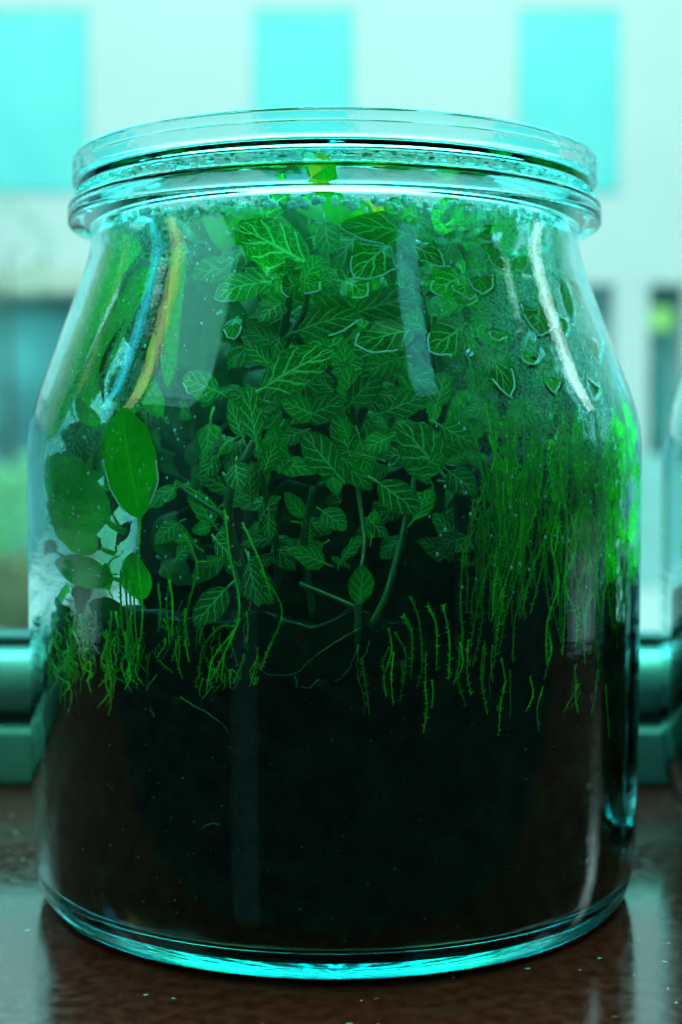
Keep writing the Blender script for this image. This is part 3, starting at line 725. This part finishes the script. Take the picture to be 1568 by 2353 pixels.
lp = on_glass(560, 800, .03)
arch = tag(empty('arching_leaf_plant', (lp.x, lp.y, soil_top(lp.x, lp.y))), 'broad plain green leaves arching under the neck behind the fittonias', 'plant')
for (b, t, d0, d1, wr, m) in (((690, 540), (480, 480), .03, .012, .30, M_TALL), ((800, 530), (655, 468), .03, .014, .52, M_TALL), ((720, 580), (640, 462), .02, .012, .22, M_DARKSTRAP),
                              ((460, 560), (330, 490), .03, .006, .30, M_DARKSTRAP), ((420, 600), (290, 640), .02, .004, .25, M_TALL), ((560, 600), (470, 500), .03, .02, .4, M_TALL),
                              ((1000, 540), (1060, 470), .04, .03, .5, M_TALL), ((880, 540), (960, 460), .05, .04, .5, M_TALL), ((1240, 560), (1180, 470), .05, .03, .4, M_TALL), ((1290, 600), (1240, 500), .03, .02, .4, M_TALL)):
    B = on_glass(*b, .001, d0); T = on_glass(*t, .001, d1); L = (T - B).length
    g = leaf_geo(B, T, L * wr, (lookup(B) + Vector((0, 0, .6))).normalized(), bend=.12, cup=.2, nu=14, nv=6, petiole=L * .1, wave=.03, seed=b[0], inset=.001)
    add_leaf(arch, m, *g, bead=False)

lp = on_glass(220, 1150, .02)
lft = tag(empty('broad_leaf_plant', (lp.x, lp.y, soil_top(lp.x, lp.y))), 'leafy plant with bright spade shaped leaf against the left glass', 'plant')
B = on_glass(330, 1192, .0006, .0); T = on_glass(292, 935, .0006, .0); L = (T - B).length
g = leaf_geo(B, T, L * .60, outward(B), bend=.06, cup=.05, nu=20, nv=10, shape=.95, petiole=0, wave=.02, seed=5); add_leaf(lft, M_STRAP, *g)
for (b, t, d0, d1, wr, m) in (((330, 1380), (312, 1268), .004, .001, .80, M_STRAP), ((255, 1200), (120, 1060), .006, .002, .60, M_STRAP), ((240, 1260), (130, 1180), .010, .006, .4, M_STRAP), ((270, 1330), (140, 1290), .008, .002, .35, M_STRAP),
                              ((300, 1420), (215, 1385), .008, .003, .6, M_DARKSTRAP), ((380, 960), (330, 860), .006, .001, .5, M_STRAP), ((260, 1040), (150, 1000), .014, .010, .5, M_DARKSTRAP), ((300, 960), (200, 1120), .016, .012, .5, M_STRAP)):
    B = on_glass(*b, .0008, d0); T = on_glass(*t, .0008, d1); L = (T - B).length
    g = leaf_geo(B, T, L * wr, outward(B), bend=.08, cup=.08, nu=14, nv=8, petiole=L * .15, wave=.05, seed=b[0]); add_leaf(lft, m, *g)
plants['lft'] = (lft, 0, 0)
fill(16, (115, 270), (940, 1190), (.002, .03), 'lft', (.010, .018), seed=31, mats=[M_STRAP, M_STRAP, M_DARKSTRAP])
fill(10, (120, 300), (1220, 1450), (.002, .02), 'lft', (.007, .013), seed=32, mats=[M_STRAP, M_DARKSTRAP])
fill(12, (330, 480), (960, 1300), (.02, .05), 'lft', (.010, .018), seed=33, mats=[M_DARKSTRAP])
lg = on_glass(160, 900, .01)
lean = tag(empty('long_strap_plant', (lg.x, lg.y, soil_top(lg.x, lg.y))), 'long green strap leaves leaning along the left shoulder glass', 'plant')
strap(lean, M_STRAP, [(118, 1010, .006), (158, 840, .004), (220, 690, .004), (275, 590, .006), (310, 540, .01)], .0115, taper0=.15, taper1=.05, up=Vector((-.35, -1, .25)).normalized())
strap(lean, M_STRAP, [(185, 960, .010), (238, 820, .012), (300, 690, .014), (352, 590, .016)], .0085, taper0=.15, taper1=.15, up=Vector((-.3, -1, .25)).normalized())
strap(lean, M_STRAP, [(418, 560, .006), (412, 640, .0), (400, 760, .0), (388, 892, .0)], 40 * PX, taper0=.05, taper1=.12, bead=True)
strap(lean, M_DARKSTRAP, [(298, 738, .0), (262, 800, .0), (243, 860, .0), (246, 930, .0)], 22 * PX, taper0=.5, taper1=.4)
strap(lean, M_STRAP, [(360, 770, .0), (350, 830, .0), (345, 900, .0)], 20 * PX, taper0=.3, taper1=.3)
strap_world(lean, M_DARKSTRAP, [at(300, 600, .47), at(268, 530, .468), at(250, 470, .466)], .0072, Vector((-.5, -1, .2)))
strap(lean, M_DARKSTRAP, [(335, 590, .01), (300, 640, .004), (280, 690, .002)], 26 * PX, taper0=.3, taper1=.3)

# ------------------------------------------------------------------ moss
def cushion(name, a0, a1, z0, z1, thick, mat, parent, seed, off=.004):
    """lumpy slab of moss that lies just inside the glass between two angles"""
    na, nz = 90, 46; V = []; Fc = []
    for side in (0, 1):
        for i in range(nz + 1):
            for k in range(na + 1):
                a = math.radians(a0 + (a1 - a0) * k / na); f = i / nz
                e = min(1, 6 * min(k / na, 1 - k / na)) 
                zt = z1 - .010 * (1 - e) + .006 * noise.noise(Vector((a * 7, seed, 0)))
                z = z0 + (zt - z0) * f; ca, sa = math.sin(a), -math.cos(a)
                nn = noise.noise(Vector((a * 26, z * 60, seed))) + .5 * noise.noise(Vector((a * 90, z * 180, seed)))
                edge = math.sin(math.pi * min(1, max(0, f)) * .5 + .2) 
                r = Rin(z) - off - .0022 * (nn + 1) - .006 * max(0, f - .75) - .004 * (1 - e)
                if side: r -= thick * e * max(.15, 1 - .6 * f)
                V.append((AX + r * ca, r * sa, z))
    m = (na + 1) * (nz + 1)
    for side in (0, 1):
        for i in range(nz):
            for k in range(na):
                a = side * m + i * (na + 1) + k; q = (a, a + 1, a + na + 2, a + na + 1); Fc.append(q if not side else q[::-1])
    for k in range(na):
        a = nz * (na + 1) + k; Fc.append((a, a + 1, m + a + 1, m + a)); Fc.append((k, m + k, m + k + 1, k + 1))
    for i in range(nz):
        a = i * (na + 1); Fc.append((a, a + na + 1, m + a + na + 1, m + a)); a += na; Fc.append((a, m + a, m + a + na + 1, a + na + 1))
    return mesh(name, V, Fc, mat, parent)
mr = tag(empty('moss_clump', (.06, -.05, .09)), 'tall curtain of green moss strands growing up the right side glass', 'moss', 'moss clumps in the jar')
ml = tag(empty('moss_clump', (-.06, -.05, .09)), 'short moss tuft above the soil at the lower left', 'moss', 'moss clumps in the jar')
mc = tag(empty('moss_clump', (-.02, -.06, .09)), 'loose beaded moss strands on the glass below the bright spade leaf', 'moss', 'moss clumps in the jar')
light_block = tag(empty('moss_clump', (.0, .03, .10)), 'added dark mound behind the leaves that blocks light from the back', 'moss', 'moss clumps in the jar')  # mound added to keep window light out of the dark middle
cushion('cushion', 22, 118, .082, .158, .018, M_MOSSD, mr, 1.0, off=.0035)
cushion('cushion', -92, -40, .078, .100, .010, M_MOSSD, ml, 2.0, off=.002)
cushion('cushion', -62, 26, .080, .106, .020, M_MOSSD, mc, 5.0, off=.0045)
cushion('cushion', -25, 200, .09, .150, .03, M_MOSSD, light_block, 3.0, off=.03)
cushion('cushion', 100, 238, .08, .192, .02, M_MOSSD, light_block, 4.0, off=.004)

def strand(parent, pts, r=.00055, leaf=.0014, step=.0011, seed=0, mat=None, inset=.0012):
    rr = random.Random(seed)
    P = [on_glass(p[0], p[1], inset, p[2] if len(p) > 2 else 0) for p in pts]
    Lg = sum((Vector(P[i + 1]) - Vector(P[i])).length for i in range(len(P) - 1))
    n = max(8, int(Lg / .0022)); S = [clamp_in(Vector(p), inset) for p in spline(P, n)]
    V, Fc = tube(S, [r * (1 - .45 * i / n) for i in range(n + 1)], 5)
    V = list(V); Fc = list(Fc)
    k = 0; m = int(Lg / step)
    for i in range(m):
        if rr.random() < .3: continue
        x = (i + .5) / m * n; a = int(x); p = S[a].lerp(S[min(a + 1, n)], x - a); t = (S[min(a + 1, n)] - S[max(a - 1, 0)]).normalized()
        o = outward(p); s = t.cross(o).normalized() * (1 if i % 2 else -1)
        d = (s * rr.uniform(.5, 1) + t * rr.uniform(-.9, -.2) + o * rr.uniform(-.2, .5)).normalized(); l = leaf * rr.uniform(.3, 1.15)
        w_ = t * (l * .22); c = len(V)
        V += [p - w_, p + w_, clamp_in(p + d * l, .0005)]; Fc.append((c, c + 1, c + 2))
    return mesh('moss_strand', V, Fc, mat or M_MOSS, parent)
sd = 100
for (pts) in ([(1075, 975), (1100, 1060), (1108, 1150), (1122, 1250)], [(1130, 940), (1150, 1010), (1165, 1080), (1180, 1170)], [(1110, 930), (1125, 1000), (1140, 1070), (1175, 1090)],
              [(1225, 965), (1232, 1060), (1240, 1130)], [(1190, 1070), (1160, 1085), (1130, 1072)], [(1165, 1095), (1185, 1100), (1195, 1088)], [(1255, 1010), (1258, 1120)],
              [(1280, 950), (1295, 1040), (1290, 1130)], [(1310, 960), (1318, 1100), (1310, 1180)], [(1355, 950), (1362, 1040), (1370, 1110)], [(1400, 960), (1412, 1080)], [(1435, 970), (1440, 1100)],
              [(1120, 1250), (1090, 1290), (1055, 1300)], [(1060, 1260), (1055, 1380), (1058, 1480), (1040, 1570)], [(1090, 1280), (1092, 1400)], [(940, 1370), (960, 1420), (968, 1520), (955, 1580)],
              [(925, 1410), (945, 1460), (942, 1560)], [(980, 1390), (1000, 1440), (1000, 1540)], [(1015, 1390), (1030, 1470), (1028, 1560)], [(1100, 1550), (1115, 1640)], [(905, 1450), (930, 1500), (925, 1570)],
              [(830, 1510), (840, 1570), (848, 1640)], [(880, 1550), (886, 1600)]):
    sd += 1; strand(mr, pts, .00028, .0015, .0004, sd)
r = random.Random(21)
cl = [(1120 + 24 * k + r.uniform(-14, 14), r.uniform(990, 1200), r.uniform(-70, 25)) for k in range(15)]
for k in range(215):
    cx_, cy_, ln_ = cl[k % 15]
    x = cx_ + r.gauss(0, 16); x = min(x, 1462); y0 = cy_ + r.gauss(0, 45); ln = r.uniform(130, 430)
    if x > 1330: ln = min(ln, 1470 - y0 + r.uniform(-40, 60))
    if ln < 60: ln = 80
    lean_ = (ln_ + r.gauss(0, 18)) * (ln / 300) * (1 if x < 1300 else .3)
    w1, w2 = r.gauss(0, 12), r.gauss(0, 12)
    pts = [(x, y0, .0), (x + lean_ * .15 + w1, y0 + ln * .25, .0), (x + lean_ * .4 + w2, y0 + ln * .5, r.uniform(0, .001)), (x + lean_ * .7 + w1 * .5, y0 + ln * .75, r.uniform(0, .001)), (x + lean_, y0 + ln, .001)]
    pts = [(min(p[0], 1466), p[1], p[2]) for p in pts]
    sd += 1; strand(mr, pts, r.uniform(.00018, .00036), r.uniform(.0010, .0018), .00042, sd)
for k in range(30):
    x = r.uniform(880, 1380); y0 = r.uniform(1440, 1580); ln = r.uniform(60, 140); w1 = r.gauss(0, 8)
    sd += 1; strand(mr, [(x, y0, .0), (x + w1, y0 + ln * .5, .0), (x + r.gauss(-4, 8), y0 + ln, .0)], r.uniform(.00016, .0003), r.uniform(.0009, .0015), .00045, sd)
for pts in ([(330, 1185), (326, 1290), (335, 1400), (328, 1490)], [(296, 1300), (300, 1400), (303, 1470)], [(318, 1290), (316, 1380), (322, 1480)], [(305, 1330), (309, 1420), (300, 1480)], [(285, 1330), (288, 1420), (296, 1475)],
            [(380, 1300), (396, 1330), (388, 1400), (402, 1465)], [(395, 1330), (403, 1390), (400, 1460)], [(370, 1340), (376, 1400), (370, 1450)], [(430, 1225), (458, 1300), (440, 1380), (430, 1440), (436, 1490)],
            [(458, 1290), (490, 1290), (520, 1275)], [(520, 1170), (532, 1280), (552, 1370), (545, 1440), (495, 1510), (478, 1590)], [(545, 1440), (510, 1440), (470, 1490), (462, 1560)], [(555, 1420), (520, 1500), (490, 1560)],
            [(560, 1200), (600, 1290), (625, 1370)], [(600, 1310), (650, 1400), (620, 1490), (600, 1540)], [(410, 1105), (470, 1140), (520, 1180)], [(410, 1105), (400, 1140)], [(430, 1470), (440, 1520)], [(540, 1570), (560, 1520), (565, 1500)],
            [(350, 1500), (345, 1540)], [(520, 1500), (512, 1560)], [(470, 1440), (462, 1480)], [(250, 1330), (262, 1290), (285, 1275)]):
    sd += 1; strand(mc, pts, .00036, .0013, .00045, sd)
for k in range(95):
    x = r.uniform(125, 330); y0 = r.uniform(1400, 1540); ln = r.uniform(30, 120)
    sd += 1; strand(ml, [(x, y0, 0), (x + r.gauss(0, 7), y0 + ln * .33, 0), (x + r.gauss(0, 9), y0 + ln * .66, 0), (x + r.gauss(0, 10), y0 + ln, .0005)], r.uniform(.0002, .0004), r.uniform(.0010, .0016), .00045, sd)

for k in range(46):
    x = r.uniform(300, 600); y0 = r.uniform(1380, 1560); ln = r.uniform(30, 100)
    sd += 1; strand(mc, [(x, y0, .0005), (x + r.gauss(0, 10), y0 + ln * .4, .001), (x + r.gauss(0, 12), y0 + ln, .0005)], r.uniform(.00016, .0003), r.uniform(.0008, .0014), .0005, sd)
# fine roots in front of the soil
rt = tag(empty('root_threads', tuple(on_glass(700, 1540, .001))), 'thin pale roots threading over the dark soil in the middle', 'roots')
for pts in ([(830, 1440), (780, 1470), (730, 1500), (680, 1545), (620, 1550), (590, 1530)], [(822, 1480), (818, 1540), (835, 1600), (840, 1640)], [(822, 1490), (800, 1540), (770, 1565)], [(850, 1470), (835, 1520), (826, 1560)],
            [(735, 1560), (710, 1580), (690, 1575)], [(470, 1900), (490, 1890), (512, 1892)], [(680, 1550), (685, 1580)],
            [(420, 1600), (500, 1650), (530, 1680)]):
    S = [clamp_in(Vector(p), .0008) for p in spline([on_glass(p[0], p[1], .0009) for p in pts], 16)]
    S = [s + Vector((rnd.gauss(0, .0002), 0, rnd.gauss(0, .0002))) for s in S]
    mesh('root', *tube(S, [.00020 - .00012 * k / 16 for k in range(17)], 5), M_ROOT, rt)
# specks of grit in the soil against the glass: too many and too small to count
V = []; Fc = []
for k in range(170):
    px = rnd.uniform(150, 1440); py = rnd.uniform(1600, 2220)
    p = on_glass(px, py, .0010); s = rnd.uniform(.00015, .0006)
    if p.z < .010: continue
    o = len(V)
    for dx, dy, dz in ((1, 0, 0), (-1, 0, 0), (0, 1, 0), (0, -1, 0), (0, 0, 1), (0, 0, -1)):
        V.append(p + Vector((dx * rnd.uniform(.5, 1), dy * .5, dz * rnd.uniform(.5, 1))) * s)
    for f in ((0, 2, 4), (2, 1, 4), (1, 3, 4), (3, 0, 4), (2, 0, 5), (1, 2, 5), (3, 1, 5), (0, 3, 5)): Fc.append(tuple(i + o for i in f))
gr = mesh('soil_grit', V, Fc, principled('soil_grit', (0.10, 0.10, 0.06), .7, 900, .7), soil, smooth=False); gr['kind'] = 'stuff'

# ------------------------------------------------------------------ condensation on the inside of the glass
def film():
    ang = []
    a = -180.0
    while a < 180:
        ang.append(a); a += .28 if abs(a) < 84 else 1.6
    zs = np.linspace(.088, .2315, 330); na = len(ang); nz = len(zs)
    kd = kdtree.KDTree(len(CONTACT))
    for i, p in enumerate(CONTACT): kd.insert(p, i)
    kd.balance()
    V = []; clear = []; dense = []
    for z in zs:
        R = Rin(z) - .00035
        for a in ang:
            t = math.radians(a); p = Vector((AX + R * math.sin(t), -R * math.cos(t), z)); V.append(p)
            c = 0.0
            if abs(a) < 84:
                _, _, d = kd.find(p); c = 1 - min(1, max(0, (d - .0010) / .0006))
            clear.append(c)
            top = min(1, max(0, (.2305 + .0012 * noise.noise(p * 350) - z) / .0012))
            lo = min(1, max(0, (z - .09) / .06))
            side = min(1, max(0, (abs(a + 6) - 14) / 40)) if abs(a) < 100 else .8
            shoulder = min(1, max(0, (z - .150) / .02))
            dense.append(top * (.14 + .74 * side) * (.45 + .55 * shoulder) * lo)
    Fc = [(i * na + k, i * na + (k + 1) % na, (i + 1) * na + (k + 1) % na, (i + 1) * na + k) for i in range(nz - 1) for k in range(na)]
    return mesh('condensation_film', V, Fc, M_FOG, jar, attr={'clear': clear, 'dense': dense})
film()
# water lines where leaves press on the glass, and drops under the neck
parts = []
for run in BEADS:
    S = [clamp_in(Vector(p) + outward(Vector(p)) * .0004, .0003) for p in spline(run, max(6, len(run) * 3))] if len(run) > 2 else run
    parts.append(tube(S, [.00027 + .00012 * abs(noise.noise(Vector(s) * 900)) for s in S], 5))
wl = mesh('water_lines', *join(parts), M_WATER, jar); wl['kind'] = 'stuff'
V = []; Fc = []
def drop(p, r, sq=.6):
    o = len(V); n = outward(p); e = Vector((-n.y, n.x, 0)); zz = Vector((0, 0, 1))
    for i in range(1, 4):
        th = math.pi * i / 4
        for k in range(7):
            a = 2 * math.pi * k / 7
            V.append(p + e * (r * math.sin(th) * math.cos(a)) + zz * (1.2 * r * math.sin(th) * math.sin(a)) - n * (r * sq * math.cos(th)))
    for i in range(2):
        for k in range(7):
            k2 = (k + 1) % 7; Fc.append((o + i * 7 + k, o + i * 7 + k2, o + (i + 1) * 7 + k2, o + (i + 1) * 7 + k))
    Fc.append(tuple(range(o, o + 7))[::-1]); Fc.append(tuple(range(o + 14, o + 21)))
for k in range(320):
    a = math.radians(rnd.uniform(-75, 75)); z = .2295 + rnd.gauss(0, .0012); R = Rin(z) - .0006
    drop(Vector((AX + R * math.sin(a), -R * math.cos(a), z)), rnd.uniform(.0003, .0011))
for k in range(500):
    a = math.radians(rnd.choice((-1, 1)) * rnd.uniform(15, 80)); z = rnd.uniform(.11, .228); R = Rin(z) - .0005
    drop(Vector((AX + R * math.sin(a), -R * math.cos(a), z)), rnd.uniform(.0002, .00055))
dr = mesh('water_drops', V, Fc, M_WATER, jar); dr['kind'] = 'stuff'

# ------------------------------------------------------------------ the second jar at the right edge
X2, Y2 = 0.1985, 0.055
P2 = [(0.040, 0.0), (0.050, .0015), (0.060, .009), (0.0665, .022), (0.0690, .040), (0.0695, .080), (0.0695, .150), (0.068, .165), (0.062, .185), (0.056, .205), (0.056, .215),
      (0.053, .215), (0.053, .204), (0.059, .184), (0.065, .164), (0.0665, .150), (0.0665, .080), (0.066, .040), (0.0635, .024), (0.057, .0115), (0.048, .006), (0.0005, .005), (0.0005, .002), (0.036, .001)]
j2 = tag(empty('glass_jar', (X2, Y2, 0)), 'second plant jar cut off by the right edge, out of focus', 'jar')
mesh('jar_body', *lathe(smoothp(P2, 2, True), 96, True, X2, Y2), M_GLASS, j2)
def in2(a, z, r): return Vector((X2 + r * math.cos(a), Y2 + r * math.sin(a), z))
V, Fc = lathe([(0.0005, .007), (0.046, .008), (0.056, .0135), (0.062, .025), (0.0645, .042), (0.0648, .085), (0.0645, .098), (0.05, .106), (0.0005, .108)], 64, False, X2, Y2)
tag(mesh('potting_soil', V, Fc, M_SOIL), 'dark soil in the bottom of the jar at the right edge', 'soil')
p2 = tag(empty('leafy_plant', (X2, Y2, .06)), 'blurred yellow green plant inside the jar at the right edge', 'plant')
r = random.Random(5)
for k in range(110):
    a = r.uniform(0.0, 6.28); z = r.uniform(.095, .178); rr_ = min(.0645, .0645 - max(0, z - .15) * .4) * r.uniform(.85, 1.0)
    B = in2(a + r.uniform(-.3, .3), z - .008, rr_ * .8); T = in2(a, z + r.uniform(-.005, .012), rr_); up = Vector((math.cos(a), math.sin(a), .3)).normalized()
    L = (T - B).length; ax = (T - B).normalized(); n = (up - ax * up.dot(ax)).normalized(); s = ax.cross(n)
    V = []; UV = []; Fc = []
    for i in range(7):
        u = i / 6
        for j in range(3):
            v = j - 1; V.append(B + ax * L * u + s * (v * L * .3 * math.sin(math.pi * min(.98, u + .02)) ) + n * (L * .1 * math.sin(math.pi * u))); UV.append((u, v))
    for i in range(6):
        for j in range(2):
            q = i * 3 + j; Fc.append((q, q + 1, q + 4, q + 3))
    mesh('leaf', V, Fc, M_STRAP, p2, uv=UV)
mesh('stem', *tube([(X2, Y2, .058), (X2 - .01, Y2, .11), (X2 - .015, Y2 - .005, .17)], [.003, .002, .001], 8), M_STEM, p2)
